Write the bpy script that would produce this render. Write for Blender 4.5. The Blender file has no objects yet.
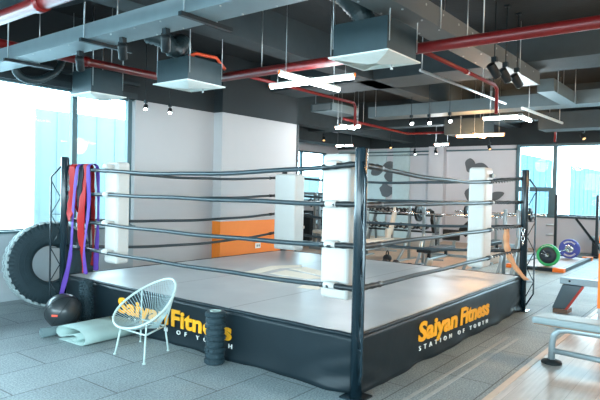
import bpy, bmesh, math, random
from mathutils import Vector, Matrix
random.seed(7)
PI = math.pi
C = bpy.context.scene.collection
S = bpy.context.scene

# ------------------------------------------------------------ camera
cam_d = bpy.data.cameras.new('camera'); cam = bpy.data.objects.new('camera', cam_d); C.objects.link(cam)
yaw, pitch, roll = .6595, -.0201, .0225
f = Vector((math.cos(yaw)*math.cos(pitch), math.sin(yaw)*math.cos(pitch), math.sin(pitch)))
r = Vector((math.sin(yaw), -math.cos(yaw), 0)); u = r.cross(f)
r2 = r*math.cos(roll)+u*math.sin(roll); u2 = -r*math.sin(roll)+u*math.cos(roll)
M = Matrix((r2, u2, -f)).transposed().to_4x4(); M.translation = (-3.6034, -2.2336, 1.547)
cam.matrix_world = M
cam_d.sensor_width = 36; cam_d.lens = 562.3/600*36; cam_d.clip_start = .02; cam_d.clip_end = 300
S.camera = cam
# ------------------------------------------------------------ world, light, exposure
w = bpy.data.worlds.new('sky'); S.world = w; w.use_nodes = True
nt = w.node_tree; bg = nt.nodes['Background']
bg.inputs['Color'].default_value = (.66, .90, 1.0, 1); bg.inputs['Strength'].default_value = 13
S.view_settings.view_transform = 'Standard'; S.view_settings.look = 'None'
S.view_settings.exposure = .62; S.view_settings.gamma = 1; S.view_settings.use_curve_mapping = False
def portal(loc, size, rot):                      # guides daylight sampling through a window opening
    l = bpy.data.lights.new('window_portal', 'AREA'); l.shape = 'RECTANGLE'; l.size, l.size_y = size
    l.cycles.is_portal = True
    o = bpy.data.objects.new('window_portal', l); C.objects.link(o); o.location = loc; o.rotation_euler = rot
portal((-3.7, 5.34, 1.88), (10.9, 1.9), (-PI/2, 0, 0))       # light goes toward -y
portal((13.15, -1.7, 1.95), (1.95, 9.0), (0, PI/2, 0))        # toward -x
portal((-9.15, -1, 1.9), (2.0, 11), (0, -PI/2, 0))           # toward +x, through an unseen opening added for fill
portal((-5.4, -7.15, 1.9), (5.0, 2.0), (PI/2, 0, 0))          # toward +y, also an unseen opening added for daylight

portal((10.97, 9.0+.17, 1.98), (2.7, 1.65), (-PI/2, 0, 0))
# ------------------------------------------------------------ materials
MATS = {}
def mat(name, col, rough=.6, metal=0, var=.08, scale=12, bump=0, bscale=60, emit=0, ecol=None, coat=0, spec=.5):
    if name in MATS: return MATS[name]
    m = bpy.data.materials.new(name); m.use_nodes = True; n = m.node_tree.nodes; l = m.node_tree.links
    b = n['Principled BSDF']
    tc = n.new('ShaderNodeTexCoord'); nz = n.new('ShaderNodeTexNoise'); nz.inputs['Scale'].default_value = scale; nz.inputs['Detail'].default_value = 4
    l.new(tc.outputs['Object'], nz.inputs['Vector'])
    mx = n.new('ShaderNodeMix'); mx.data_type = 'RGBA'
    mx.inputs['A'].default_value = (*[max(0, c*(1-var)) for c in col], 1); mx.inputs['B'].default_value = (*[min(1, c*(1+var)) for c in col], 1)
    l.new(nz.outputs['Fac'], mx.inputs['Factor']); l.new(mx.outputs['Result'], b.inputs['Base Color'])
    b.inputs['Roughness'].default_value = rough; b.inputs['Metallic'].default_value = metal
    b.inputs['Coat Weight'].default_value = coat; b.inputs['Specular IOR Level'].default_value = spec
    if bump:
        n2 = n.new('ShaderNodeTexNoise'); n2.inputs['Scale'].default_value = bscale; n2.inputs['Detail'].default_value = 3
        l.new(tc.outputs['Object'], n2.inputs['Vector'])
        bp = n.new('ShaderNodeBump'); bp.inputs['Strength'].default_value = bump; bp.inputs['Distance'].default_value = .02
        l.new(n2.outputs['Fac'], bp.inputs['Height']); l.new(bp.outputs['Normal'], b.inputs['Normal'])
    if emit:
        b.inputs['Emission Color'].default_value = (*(ecol or col), 1); b.inputs['Emission Strength'].default_value = emit
    MATS[name] = m; return m

wallgrey = mat('grey_wall_paint', (.50, .49, .495), .8, var=.03, scale=3, bump=.05)
walldark = mat('charcoal_plenum_paint', (.022, .030, .034), .85)
wallback = mat('lilac_grey_wall_paint', (.62, .61, .64), .8, var=.04, scale=3)
paledv = mat('pale_glass_panel', (.55, .66, .67), .25)
orange = mat('orange_wall_paint', (.95, .24, .02), .6, var=.03)
slabm = mat('dark_concrete', (.014, .020, .023), .9, var=.3, scale=5, bump=.2, bscale=20)
beamm = mat('painted_beam', (.034, .048, .054), .8, var=.2, scale=6, bump=.1)
traym = mat('grey_painted_tray', (.11, .145, .155), .5, var=.12, scale=8)
framem = mat('window_frame_metal', (.06, .12, .14), .45, .2)
redpipe = mat('red_pipe_paint', (.17, .008, .008), .35, var=.35, scale=14)
steel = mat('galvanised_steel', (.42, .45, .46), .4, .7, var=.1)
brushed = mat('brushed_duct_steel', (.035, .060, .070), .45, .15, var=.15, scale=9)
whiteg = mat('white_grille_paint', (.72, .76, .72), .5)
black = mat('black_rubber', (.012, .016, .018), .55, bump=.1, spec=.25)
blackm = mat('black_powder_coat', (.012, .022, .027), .4, spec=.3)
flexm = mat('black_flexible_duct_foil', (.015, .03, .035), .4, bump=.5, bscale=25)
skirtm = mat('black_vinyl_skirt', (.008, .016, .021), .38, var=.2, scale=3, bump=.18, bscale=3.5, spec=.25)
postm = mat('black_steel_post', (.008, .020, .028), .25, spec=.45, coat=.15)
ropem = mat('grey_vinyl_rope', (.022, .038, .046), .36, var=.25, scale=20)
ropew = mat('black_tape', (.008, .012, .014), .4)
padm = mat('white_vinyl_pad', (.50, .49, .465), .5, var=.02)
yellow = mat('yellow_print', (.95, .42, .01), .5, var=.03)
whitep = mat('white_print', (.85, .85, .82), .5, var=.02)
creamp = mat('cream_canvas_print', (.78, .73, .62), .7, var=.08)
red = mat('red_elastic', (.36, .012, .014), .6, spec=.1)
purple = mat('purple_elastic', (.11, .05, .30), .6, spec=.1)
blackb = mat('black_elastic', (.01, .012, .02), .6, spec=.1)
tan = mat('tan_leather', (.62, .32, .17), .6)
chairm = mat('pale_green_enamel', (.50, .62, .60), .4)
cordm = mat('pale_blue_pvc_cord', (.42, .56, .58), .35)
matm = mat('pale_mint_foam', (.33, .45, .43), .8, bump=.1, bscale=200)
matg = mat('slate_foam', (.12, .18, .19), .8)
rollm = mat('charcoal_foam', (.018, .038, .048), .6, bump=.3, bscale=90, spec=.25)
tyrem = mat('worn_tyre_rubber', (.018, .035, .043), .6, var=.3, scale=10, bump=.2, spec=.2)
treadm = mat('dusty_tread_rubber', (.32, .39, .40), .75, var=.3, scale=14, spec=.2)
machg = mat('silver_machine_paint', (.30, .36, .38), .32, .35)
padw = mat('pale_vinyl_upholstery', (.24, .30, .31), .45)
padk = mat('black_vinyl_upholstery', (.015, .018, .02), .5, spec=.2)
cream = mat('cream_vinyl_upholstery', (.70, .63, .52), .5)
chrome = mat('chrome', (.75, .77, .78), .18, 1)
green = mat('green_rubber', (.02, .42, .13), .5)
blue = mat('blue_rubber', (.06, .09, .42), .5)
orangep = mat('orange_paint', (.95, .20, .015), .5)
ledw = mat('cold_led', (1, 1, 1), .5, emit=14, ecol=(.86, .95, 1))
ledo = mat('warm_led', (1, .8, .6), .5, emit=13, ecol=(1, .52, .22))
spotw = mat('spot_lens', (1, 1, 1), .5, emit=9, ecol=(.9, 1, 1))
amber = mat('amber_lens', (.9, .5, .2), .4, emit=1.0, ecol=(1, .6, .25))
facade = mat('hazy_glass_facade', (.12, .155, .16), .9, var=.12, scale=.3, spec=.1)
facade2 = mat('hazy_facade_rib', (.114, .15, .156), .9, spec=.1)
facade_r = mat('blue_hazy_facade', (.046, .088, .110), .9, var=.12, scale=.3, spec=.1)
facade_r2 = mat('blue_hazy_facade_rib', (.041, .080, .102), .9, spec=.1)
ballm = mat('black_slam_ball', (.02, .028, .032), .4, coat=.25)
asphalt = mat('pale_paving', (.35, .4, .42), .9)

def tile_mat():
    m = bpy.data.materials.new('rubber_floor_tiles'); m.use_nodes = True; n = m.node_tree.nodes; l = m.node_tree.links; b = n['Principled BSDF']
    tc = n.new('ShaderNodeTexCoord'); mp = n.new('ShaderNodeMapping'); mp.inputs['Location'].default_value = (.1, .21, 0)
    l.new(tc.outputs['Object'], mp.inputs['Vector'])
    br = n.new('ShaderNodeTexBrick'); br.inputs['Scale'].default_value = 1; br.inputs['Brick Width'].default_value = 1.04; br.inputs['Row Height'].default_value = .52
    br.inputs['Mortar Size'].default_value = .006; br.inputs['Mortar Smooth'].default_value = .3
    br.inputs['Color1'].default_value = (.245, .305, .320, 1); br.inputs['Color2'].default_value = (.285, .345, .360, 1); br.inputs['Mortar'].default_value = (.09, .11, .115, 1)
    l.new(mp.outputs['Vector'], br.inputs['Vector'])
    nz = n.new('ShaderNodeTexNoise'); nz.inputs['Scale'].default_value = 75; nz.inputs['Detail'].default_value = 3; l.new(tc.outputs['Object'], nz.inputs['Vector'])
    rp = n.new('ShaderNodeValToRGB'); rp.color_ramp.elements[0].position = .38; rp.color_ramp.elements[0].color = (.70, .70, .70, 1); rp.color_ramp.elements[1].position = .62; rp.color_ramp.elements[1].color = (1.30, 1.30, 1.30, 1)
    l.new(nz.outputs['Fac'], rp.inputs['Fac'])
    n3 = n.new('ShaderNodeTexNoise'); n3.inputs['Scale'].default_value = 1.7; n3.inputs['Detail'].default_value = 4; l.new(tc.outputs['Object'], n3.inputs['Vector'])
    r3 = n.new('ShaderNodeValToRGB'); r3.color_ramp.elements[0].position = .3; r3.color_ramp.elements[0].color = (.85, .85, .85, 1); r3.color_ramp.elements[1].position = .7; r3.color_ramp.elements[1].color = (1.15, 1.15, 1.15, 1)
    l.new(n3.outputs['Fac'], r3.inputs['Fac'])
    a = n.new('ShaderNodeMix'); a.data_type = 'RGBA'; a.blend_type = 'MULTIPLY'; a.inputs['Factor'].default_value = 1
    l.new(br.outputs['Color'], a.inputs['A']); l.new(rp.outputs['Color'], a.inputs['B'])
    c = n.new('ShaderNodeMix'); c.data_type = 'RGBA'; c.blend_type = 'MULTIPLY'; c.inputs['Factor'].default_value = 1
    l.new(a.outputs['Result'], c.inputs['A']); l.new(r3.outputs['Color'], c.inputs['B']); l.new(c.outputs['Result'], b.inputs['Base Color'])
    b.inputs['Roughness'].default_value = .6
    bp = n.new('ShaderNodeBump'); bp.inputs['Strength'].default_value = .25; bp.inputs['Distance'].default_value = .01; l.new(nz.outputs['Fac'], bp.inputs['Height']); l.new(bp.outputs['Normal'], b.inputs['Normal'])
    return m
tiles = tile_mat()
def wood_mat(name, c1, c2, rot, wdt=1.2, row=.18, rough=.35):
    m = bpy.data.materials.new(name); m.use_nodes = True; n = m.node_tree.nodes; l = m.node_tree.links; b = n['Principled BSDF']
    tc = n.new('ShaderNodeTexCoord'); mp = n.new('ShaderNodeMapping'); mp.inputs['Rotation'].default_value = (0, 0, rot); l.new(tc.outputs['Object'], mp.inputs['Vector'])
    br = n.new('ShaderNodeTexBrick'); br.inputs['Scale'].default_value = 1; br.inputs['Brick Width'].default_value = wdt; br.inputs['Row Height'].default_value = row; br.inputs['Mortar Size'].default_value = .002
    br.inputs['Color1'].default_value = (*c1, 1); br.inputs['Color2'].default_value = (*c2, 1); br.inputs['Mortar'].default_value = (c1[0]*.6, c1[1]*.6, c1[2]*.6, 1)
    l.new(mp.outputs['Vector'], br.inputs['Vector'])
    m2 = n.new('ShaderNodeMapping'); m2.inputs['Scale'].default_value = (1.5, 22, 1); l.new(mp.outputs['Vector'], m2.inputs['Vector'])
    nz = n.new('ShaderNodeTexNoise'); nz.inputs['Scale'].default_value = 1.5; nz.inputs['Detail'].default_value = 5; l.new(m2.outputs['Vector'], nz.inputs['Vector'])
    rp = n.new('ShaderNodeValToRGB'); rp.color_ramp.elements[0].position = .3; rp.color_ramp.elements[0].color = (.8, .8, .8, 1); rp.color_ramp.elements[1].position = .7; rp.color_ramp.elements[1].color = (1.15, 1.15, 1.15, 1)
    l.new(nz.outputs['Fac'], rp.inputs['Fac'])
    a = n.new('ShaderNodeMix'); a.data_type = 'RGBA'; a.blend_type = 'MULTIPLY'; a.inputs['Factor'].default_value = 1
    l.new(br.outputs['Color'], a.inputs['A']); l.new(rp.outputs['Color'], a.inputs['B']); l.new(a.outputs['Result'], b.inputs['Base Color'])
    b.inputs['Roughness'].default_value = rough
    return m
woodpale = wood_mat('pale_grey_oak_laminate', (.40, .385, .36), (.45, .435, .41), 0)
woodtan = wood_mat('tan_oak_laminate', (.46, .31, .21), (.52, .36, .25), 0, rough=.45)
def canvas_mat():
    m = bpy.data.materials.new('grey_ring_canvas'); m.use_nodes = True; n = m.node_tree.nodes; l = m.node_tree.links; b = n['Principled BSDF']
    tc = n.new('ShaderNodeTexCoord')
    br = n.new('ShaderNodeTexBrick'); br.inputs['Scale'].default_value = 1; br.inputs['Brick Width'].default_value = 9; br.inputs['Row Height'].default_value = 1.34; br.inputs['Mortar Size'].default_value = .006; br.offset = 0
    br.inputs['Color1'].default_value = (.41, .435, .45, 1); br.inputs['Color2'].default_value = (.41, .435, .45, 1); br.inputs['Mortar'].default_value = (.10, .10, .11, 1)
    l.new(tc.outputs['Object'], br.inputs['Vector'])
    nz = n.new('ShaderNodeTexNoise'); nz.inputs['Scale'].default_value = 1.6; nz.inputs['Detail'].default_value = 6; l.new(tc.outputs['Object'], nz.inputs['Vector'])
    rp = n.new('ShaderNodeValToRGB'); rp.color_ramp.elements[0].position = .3; rp.color_ramp.elements[0].color = (.85, .85, .86, 1); rp.color_ramp.elements[1].position = .7; rp.color_ramp.elements[1].color = (1.12, 1.1, 1.08, 1)
    l.new(nz.outputs['Fac'], rp.inputs['Fac'])
    a = n.new('ShaderNodeMix'); a.data_type = 'RGBA'; a.blend_type = 'MULTIPLY'; a.inputs['Factor'].default_value = 1
    l.new(br.outputs['Color'], a.inputs['A']); l.new(rp.outputs['Color'], a.inputs['B']); l.new(a.outputs['Result'], b.inputs['Base Color'])
    b.inputs['Roughness'].default_value = .33
    return m
canvasm = canvas_mat()
def glass_mat():
    m = bpy.data.materials.new('clear_window_glass'); m.use_nodes = True; n = m.node_tree.nodes; l = m.node_tree.links
    for x in list(n):
        if x.type == 'BSDF_PRINCIPLED': n.remove(x)
    t = n.new('ShaderNodeBsdfTransparent'); t.inputs['Color'].default_value = (.93, .98, 1, 1)
    g = n.new('ShaderNodeBsdfGlossy'); g.inputs['Roughness'].default_value = .02
    lw = n.new('ShaderNodeFresnel'); lw.inputs['IOR'].default_value = 1.22
    tc = n.new('ShaderNodeTexCoord')
    mx = n.new('ShaderNodeMixShader'); l.new(lw.outputs[0], mx.inputs[0]); l.new(t.outputs[0], mx.inputs[1]); l.new(g.outputs[0], mx.inputs[2])
    l.new(mx.outputs[0], n['Material Output'].inputs['Surface'])
    return m
glass = glass_mat()

# ------------------------------------------------------------ mesh helpers
def basis(d):
    d = Vector(d).normalized(); a = Vector((0, 0, 1)) if abs(d.z) < .95 else Vector((1, 0, 0))
    x = a.cross(d).normalized(); y = d.cross(x); return x, y, d
SPLIT = {'hanger_rod', 'rope_wrap', 'strut_channel', 'bolt', 'coupling', 'plate_peg', 'outlet', 'edge_roll', 'edge_frame', 'facade_rib', 'base_foot', 'canvas_print', 'handle'}
class MB:
    def __init__(s): s.v = []; s.f = []; s.sm = []; s.g = []
    def add(s, vs, fs, smooth=False):
        o = len(s.v); s.g.append((o, len(s.f))); s.v += [tuple(v) for v in vs]; s.f += [tuple(i+o for i in q) for q in fs]; s.sm += [smooth]*len(fs); return s
    def box(s, x0, x1, y0, y1, z0, z1, mtx=None):
        vs = [Vector((x, y, z)) for x in (x0, x1) for y in (y0, y1) for z in (z0, z1)]
        if mtx: vs = [mtx @ v for v in vs]
        return s.add(vs, [(0, 1, 3, 2), (4, 6, 7, 5), (0, 4, 5, 1), (2, 3, 7, 6), (0, 2, 6, 4), (1, 5, 7, 3)])
    def beam(s, p, q, wx, wy, up=None):             # rectangular bar from p to q
        p, q = Vector(p), Vector(q); x, y, d = basis(q-p)
        if up is not None:
            x = Vector(up).cross(d).normalized(); y = d.cross(x)
        vs = [a+x*i*wx/2+y*j*wy/2 for a in (p, q) for i, j in ((-1, -1), (1, -1), (1, 1), (-1, 1))]
        return s.add(vs, [(3, 2, 1, 0), (4, 5, 6, 7), (0, 1, 5, 4), (1, 2, 6, 5), (2, 3, 7, 6), (3, 0, 4, 7)])
    def tube(s, pts, rad, n=10, closed=False, cap=True):
        pts = [Vector(p) for p in pts]; k = len(pts); vs = []
        rr = rad if isinstance(rad, (list, tuple)) else [rad]*k
        px = None
        for i, p in enumerate(pts):
            if closed: d = pts[(i+1) % k]-pts[i-1]
            else: d = pts[min(i+1, k-1)]-pts[max(i-1, 0)]
            d.normalize()
            if px is None: x, y, _ = basis(d)
            else:
                x = px-d*px.dot(d); x.normalize(); y = d.cross(x)
            px = x
            vs += [p+(x*math.cos(a)+y*math.sin(a))*rr[i] for a in [2*PI*j/n for j in range(n)]]
        fs = []
        for i in range(k if closed else k-1):
            a = i*n; b = ((i+1) % k)*n
            fs += [(a+j, a+(j+1) % n, b+(j+1) % n, b+j) for j in range(n)]
        s.add(vs, fs, True)
        if cap and not closed:
            o = len(s.v)-len(vs)
            s.f.append(tuple(o+j for j in reversed(range(n)))); s.sm.append(False)
            s.f.append(tuple(o+(k-1)*n+j for j in range(n))); s.sm.append(False)
        return s
    def cyl(s, p, q, rad, n=14): return s.tube([p, q], rad, n)
    def lathe(s, prof, n=32, mtx=None, closed=False, smooth=True):
        k = len(prof); vs = [Vector((a*math.cos(2*PI*j/n), a*math.sin(2*PI*j/n), z)) for a, z in prof for j in range(n)]
        if mtx: vs = [mtx @ v for v in vs]
        fs = [(i*n+j, i*n+(j+1) % n, ((i+1) % k)*n+(j+1) % n, ((i+1) % k)*n+j) for i in range(k if closed else k-1) for j in range(n)]
        return s.add(vs, fs, smooth)
    def prism(s, poly, z0, z1, mtx=None):
        k = len(poly); vs = [Vector((x, y, z)) for z in (z0, z1) for x, y in poly]
        if mtx: vs = [mtx @ v for v in vs]
        return s.add(vs, [tuple(reversed(range(k))), tuple(range(k, 2*k))]+[(i, (i+1) % k, (i+1) % k+k, i+k) for i in range(k)])
    def build(s, name, m, parent=None, bevel=0, solid=0):
        if name in SPLIT and len(s.g) > 1:          # one object per separate piece
            for i, (v0, f0) in enumerate(s.g):
                v1, f1 = s.g[i+1] if i+1 < len(s.g) else (len(s.v), len(s.f))
                p = MB(); p.v = s.v[v0:v1]; p.f = [tuple(k-v0 for k in q) for q in s.f[f0:f1]]; p.sm = s.sm[f0:f1]; p.g = [(0, 0)]
                o = p.build(name, m, parent, bevel, solid)
            return o
        me = bpy.data.meshes.new(name); me.from_pydata(s.v, [], s.f); me.update()
        me.polygons.foreach_set('use_smooth', s.sm)
        bm = bmesh.new(); bm.from_mesh(me); bmesh.ops.recalc_face_normals(bm, faces=bm.faces); bm.to_mesh(me); bm.free()
        me.materials.append(m)
        o = bpy.data.objects.new(name, me); C.objects.link(o)
        if parent: o.parent = parent
        if solid:
            q = o.modifiers.new('s', 'SOLIDIFY'); q.thickness = solid; q.offset = 0
        if bevel:
            q = o.modifiers.new('b', 'BEVEL'); q.width = bevel; q.segments = 3; q.limit_method = 'ANGLE'; q.angle_limit = math.radians(40)
        return o
def tag(o, label=None, cat=None, group=None, kind=None):
    if label: o['label'] = label
    if cat: o['category'] = cat
    if group: o['group'] = group
    if kind: o['kind'] = kind
    return o
def thing(name, label, cat, loc=(0, 0, 0), rz=0, group=None):
    o = bpy.data.objects.new(name, None); C.objects.link(o); o.location = loc; o.rotation_euler = (0, 0, rz); o.empty_display_size = .1
    return tag(o, label, cat, group)
def struct(name, mb, m, parent=None, **k):
    o = mb.build(name, m, parent, **k)
    if parent is None: o['kind'] = 'structure'
    return o
def kids(o): return [c for c in bpy.data.objects if c.parent == o]
def copy_tree(o, parent=None):
    c = o.copy(); C.objects.link(c); c.parent = parent
    for ch in kids(o): copy_tree(ch, c)
    return c
def rotm(loc, rx=0, ry=0, rz=0): return Matrix.Translation(loc) @ Matrix.Rotation(rz, 4, 'Z') @ Matrix.Rotation(ry, 4, 'Y') @ Matrix.Rotation(rx, 4, 'X')
def axis_m(loc, d):
    x, y, d = basis(d); m = Matrix((x, y, d)).transposed().to_4x4(); m.translation = loc; return m

# ------------------------------------------------------------ setting
WY = 5.2; CZ = 3.9; TOP = 2.87
XR = 13.0
HB = 9.0
struct('floor', MB().box(-9.3, XR+.3, -7.3, HB+.3, -.2, 0), tiles)
struct('trim_1', MB().box(-9, XR, -7, -.84, 0, .012), woodpale)          # pale laminate strip of floor
struct('trim_2', MB().box(-9, XR, -.84, -.79, 0, .017), mat('beige_edge_strip', (.62, .52, .42), .5))
struct('trim_3', MB().box(5.2, XR, 1.9, 9, 0, .012), woodtan)
struct('ceiling', MB().box(-9.3, XR+.3, -7.3, HB+.3, CZ, CZ+.2), slabm)
# left window wall: sill wall, header
struct('wall_left', MB().box(-9.2, 1.75, WY, WY+.25, 0, .9), mat('teal_grey_sill_paint', (.36, .42, .45), .7))
struct('trim_4', MB().box(-9.2, 5.6, WY, WY+.25, TOP, CZ).box(3.42, 5.55, 4.99, WY, TOP, CZ), walldark)
struct('trim_5', MB().box(-9.2, 1.75, WY-.05, WY+.02, TOP+.0, TOP+.09).box(-9.2, 1.75, WY-.12, WY, TOP+.2, TOP+.24), beamm)
struct('wall_partition', MB().box(1.75, 5.55, WY, WY+.25, 0, TOP).box(3.42, 5.55, 4.99, WY, .93, TOP), wallgrey)
struct('trim_6', MB().box(3.42, 5.55, 4.99, WY, 0, .93), orange)
struct('trim_7', MB().box(5.55, 5.60, 4.97, WY+.27, 0, TOP), blackm)
# right far wall
def rwall(y0, y1, z0, z1, name, m): return struct(name, MB().box(XR, XR+.2, y0, y1, z0, z1), m)
rwall(-7.2, 2.79, 0, .95, 'wall_right', wallback)
struct('wall_right.001', MB().box(XR, XR+.2, 2.79, HB+.2, 0, 2.95), wallback)
rwall(-7.2, HB+.2, 2.95, CZ, 'trim_8', walldark)
struct('wall_back', MB().box(5.6, XR, HB, HB+.2, 0, 1.15).box(5.6, 9.6, HB, HB+.2, 1.15, CZ).box(12.35, XR, HB, HB+.2, 1.15, CZ).box(9.6, 12.35, HB, HB+.2, 2.8, CZ).box(5.6, 5.8, WY+.25, HB+.2, 0, CZ), wallback)
# column reliefs and pale panels on the far wall
struct('trim_9', MB().box(XR-.25, XR, 4.9, 5.4, .0, 2.95), wallback)
struct('trim_10', MB().box(XR-.06, XR, 6.15, 6.75, 0, 2.95).box(XR-.05, XR, 7.0, 8.9, 0, 2.9), paledv)
struct('trim_11', MB().box(XR-.05, XR-.0, -7.2, 2.85, .90, .97).box(XR-.08, XR-.001, 2.80, 8.9, 2.80, 2.84).box(XR-.06, XR-.001, 5.4, 8.9, 2.70, 2.73), framem)
# walls behind and beside the camera; unseen wide openings added for daylight fill
struct('wall_near', MB().box(-9.2, XR+.2, -7.2, -7, 0, .9).box(-9.2, XR+.2, -7.2, -7, 2.9, CZ).box(-9.2, -8.2, -7.2, -7, .9, 2.9).box(-2.8, 13.2, -7.2, -7, .9, 2.9), wallgrey)
struct('wall_side', MB().box(-9.2, -9, -7, WY+.2, 0, .9).box(-9.2, -9, -7, WY+.2, 2.9, CZ), wallgrey)

def window(name, fr, gl):
    w_ = thing(name, None, None); del_keys = None
    w_['kind'] = 'structure'
    fr.build('window_frame', framem, w_); gl.build('pane', glass, w_); return w_
# left window (wall_left)
fr = MB().box(-9.2, 1.75, WY+.05, WY+.12, .9, .93).box(-9.2, 1.75, WY+.05, WY+.12, TOP-.02, TOP+.0)
for x in (-8.2, -5.2, -2.3, .72, 1.64): fr.box(x, x+.075, WY+.03, WY+.11, .9, TOP)
fr.box(-9.2, 1.75, WY-.05, WY+.1, .885, .915)
window('window_1', fr, MB().box(-9.2, 1.7, WY+.09, WY+.10, .95, TOP-.02))
fr = MB().box(XR+.02, XR+.12, -7, 2.79, .95, 1.0).box(XR+.02, XR+.12, -7, 2.79, 2.88, 2.95)
for y in (2.70, 1.70, -2.3, -5.0): fr.box(XR, XR+.12, y, y+.11, .95, 2.95)
fr.box(XR+.0, XR+.11, 1.8, 2.7, 1.62, 1.74).box(XR+.01, XR+.1, 1.8, 1.9, 1.0, 1.7)
window('window_2', fr, MB().box(XR+.06, XR+.07, -7, 2.75, 1.0, 2.9))
fr = MB().box(9.6, 12.35, HB+.03, HB+.11, 1.15, 1.2).box(9.6, 12.35, HB+.03, HB+.11, 2.75, 2.8)
for x in (9.6, 10.95, 12.28): fr.box(x, x+.07, HB+.02, HB+.12, 1.15, 2.8)
window('window_3', fr, MB().box(9.62, 12.3, HB+.06, HB+.07, 1.2, 2.78))
# abstract grey brush marks on the far wall
for i, (y0, z0, k) in enumerate(((7.0, 1.9, 1.0), (3.7, 1.95, 1.1))):
    mb = MB(); rnd = random.Random(4+i)
    for j in range(7):
        cy = y0+rnd.uniform(-.42, .42)*k; cz = z0+rnd.uniform(-.45, .5)*k; a = rnd.uniform(.10, .26); b_ = rnd.uniform(.10, .22)
        mb.prism([(a*math.cos(t*PI/9)*(1+.18*math.sin(3*t*PI/9+j)), b_*math.sin(t*PI/9)) for t in range(18)], 0, .004,
                 Matrix(((0, 0, -1, XR-.051-.0005*j), (1, 0, 0, cy), (0, 1, 0, cz), (0, 0, 0, 1))) @ Matrix.Rotation(rnd.uniform(-.6, .6), 4, 'Z'))
    tag(mb.build('wall_mural', mat('mural_grey', (.12, .13, .14), .8), None),
        ('patchy dark grey painted mural on the far wall near the pale panels', 'patchy dark grey painted mural on the far wall behind the right corner pad')[i], 'mural')
# concrete beams
struct('trim_12', MB().box(-9, XR, 2.70, 3.05, 3.42, CZ), beamm)
struct('trim_13', MB().box(4.7, 5.55, -7, 9, 3.42, CZ), beamm)
struct('trim_14', MB().box(9.4, 9.8, -7, 9, 3.2, CZ), beamm)
struct('trim_15', MB().box(-9, XR, -2.6, -2.1, 3.45, CZ), beamm)
struct('trim_16', MB().box(5.6, XR, 6.0, 6.4, 3.1, CZ), beamm)

# ------------------------------------------------------------ outside
struct('ground', MB().box(-60, 90, -60, 90, -4.2, -4), asphalt)
def building(x0, x1, y0, y1, z1, side, label, n, poly=None, mm=None):
    m1, m2 = mm or (facade, facade2)
    t = thing('building', label, 'building', ((x0+x1)/2, (y0+y1)/2, -4))
    cx, cy = (x0+x1)/2, (y0+y1)/2
    q = poly or [(x0, y0), (x1, y0), (x1, y1), (x0, y1)]
    b = MB().prism([(a-cx, b-cy) for a, b in q], 0, z1+4).build('wall', m1, t)
    rb = MB()
    p0, p1 = side; p0, p1 = Vector(p0), Vector(p1)
    for i in range(n+1):
        p = p0.lerp(p1, i/n)
        rb.box(p.x-cx-.06, p.x-cx+.06, p.y-cy-.025, p.y-cy+.05, 0, z1+4.0)
    rb.build('facade_rib', m2, t)
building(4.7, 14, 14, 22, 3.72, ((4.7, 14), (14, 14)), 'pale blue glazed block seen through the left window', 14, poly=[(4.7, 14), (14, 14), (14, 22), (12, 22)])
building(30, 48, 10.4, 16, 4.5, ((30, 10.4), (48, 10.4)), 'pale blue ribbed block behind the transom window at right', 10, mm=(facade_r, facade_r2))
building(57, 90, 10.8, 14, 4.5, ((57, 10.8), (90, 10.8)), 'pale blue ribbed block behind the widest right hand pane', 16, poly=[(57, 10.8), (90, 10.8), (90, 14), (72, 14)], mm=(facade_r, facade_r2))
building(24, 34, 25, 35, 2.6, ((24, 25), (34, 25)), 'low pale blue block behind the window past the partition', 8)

# ------------------------------------------------------------ boxing ring
SD = 4.04; H = .46; PH = 1.86
ring = thing('boxing_ring', 'black skirted boxing ring with grey canvas, white corner pads and four ropes a side', 'boxing ring', (0, 0, 0))
MB().box(0, SD, 0, SD, .04, H).build('canvas', canvasm, ring, bevel=.02)
def skirt(p0, p1, nrm, seed):
    p0, p1, nrm = Vector(p0), Vector(p1), Vector(nrm); rnd = random.Random(seed); nx, nz = 120, 12; vs = []
    ph = [rnd.uniform(0, 6) for _ in range(5)]
    for j in range(nz+1):
        z = .0+(H-.02)*j/nz
        for i in range(nx+1):
            t = i/nx; s_ = t*SD; lo = max(0, 1-z/.12)
            d = .022+.012*lo*(math.sin(s_*5+ph[0])+math.sin(s_*11+ph[1])*.6)*1.0
            e = min(s_, SD-s_)
            d += .012*max(0, 1-e/.5)*math.sin(z*40+e*14+ph[2])*(1-z/H)+.014*lo
            zz = z+(.012*lo*math.sin(s_*7+ph[3]) if j == 0 else 0)
            p = p0.lerp(p1, t)+nrm*max(.012, d); vs.append((p.x, p.y, max(zz, .001)))
    fs = [(j*(nx+1)+i, j*(nx+1)+i+1, (j+1)*(nx+1)+i+1, (j+1)*(nx+1)+i) for j in range(nz) for i in range(nx)]
    return MB().add(vs, fs, True).build('skirt', skirtm, ring, solid=.006)
skirt((0, 0, 0), (0, SD, 0), (-1, 0, 0), 1); skirt((0, 0, 0), (SD, 0, 0), (0, -1, 0), 2)
skirt((SD, 0, 0), (SD, SD, 0), (1, 0, 0), 3); skirt((0, SD, 0), (SD, SD, 0), (0, 1, 0), 4)
for (a, b) in (((-.015, -.015), (-.015, SD+.015)), ((-.015, -.015), (SD+.015, -.015)), ((SD+.015, -.015), (SD+.015, SD+.015)), ((-.015, SD+.015), (SD+.015, SD+.015))):
    n = 30; P = [Vector((a[0]+(b[0]-a[0])*i/n, a[1]+(b[1]-a[1])*i/n, H-.012+.002*math.sin(i*1.7))) for i in range(n+1)]
    tag(MB().tube(P, .016, 8).tube([p-Vector((0, 0, .036)) for p in P], .010, 8).build('edge_roll', skirtm, ring))
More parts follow.
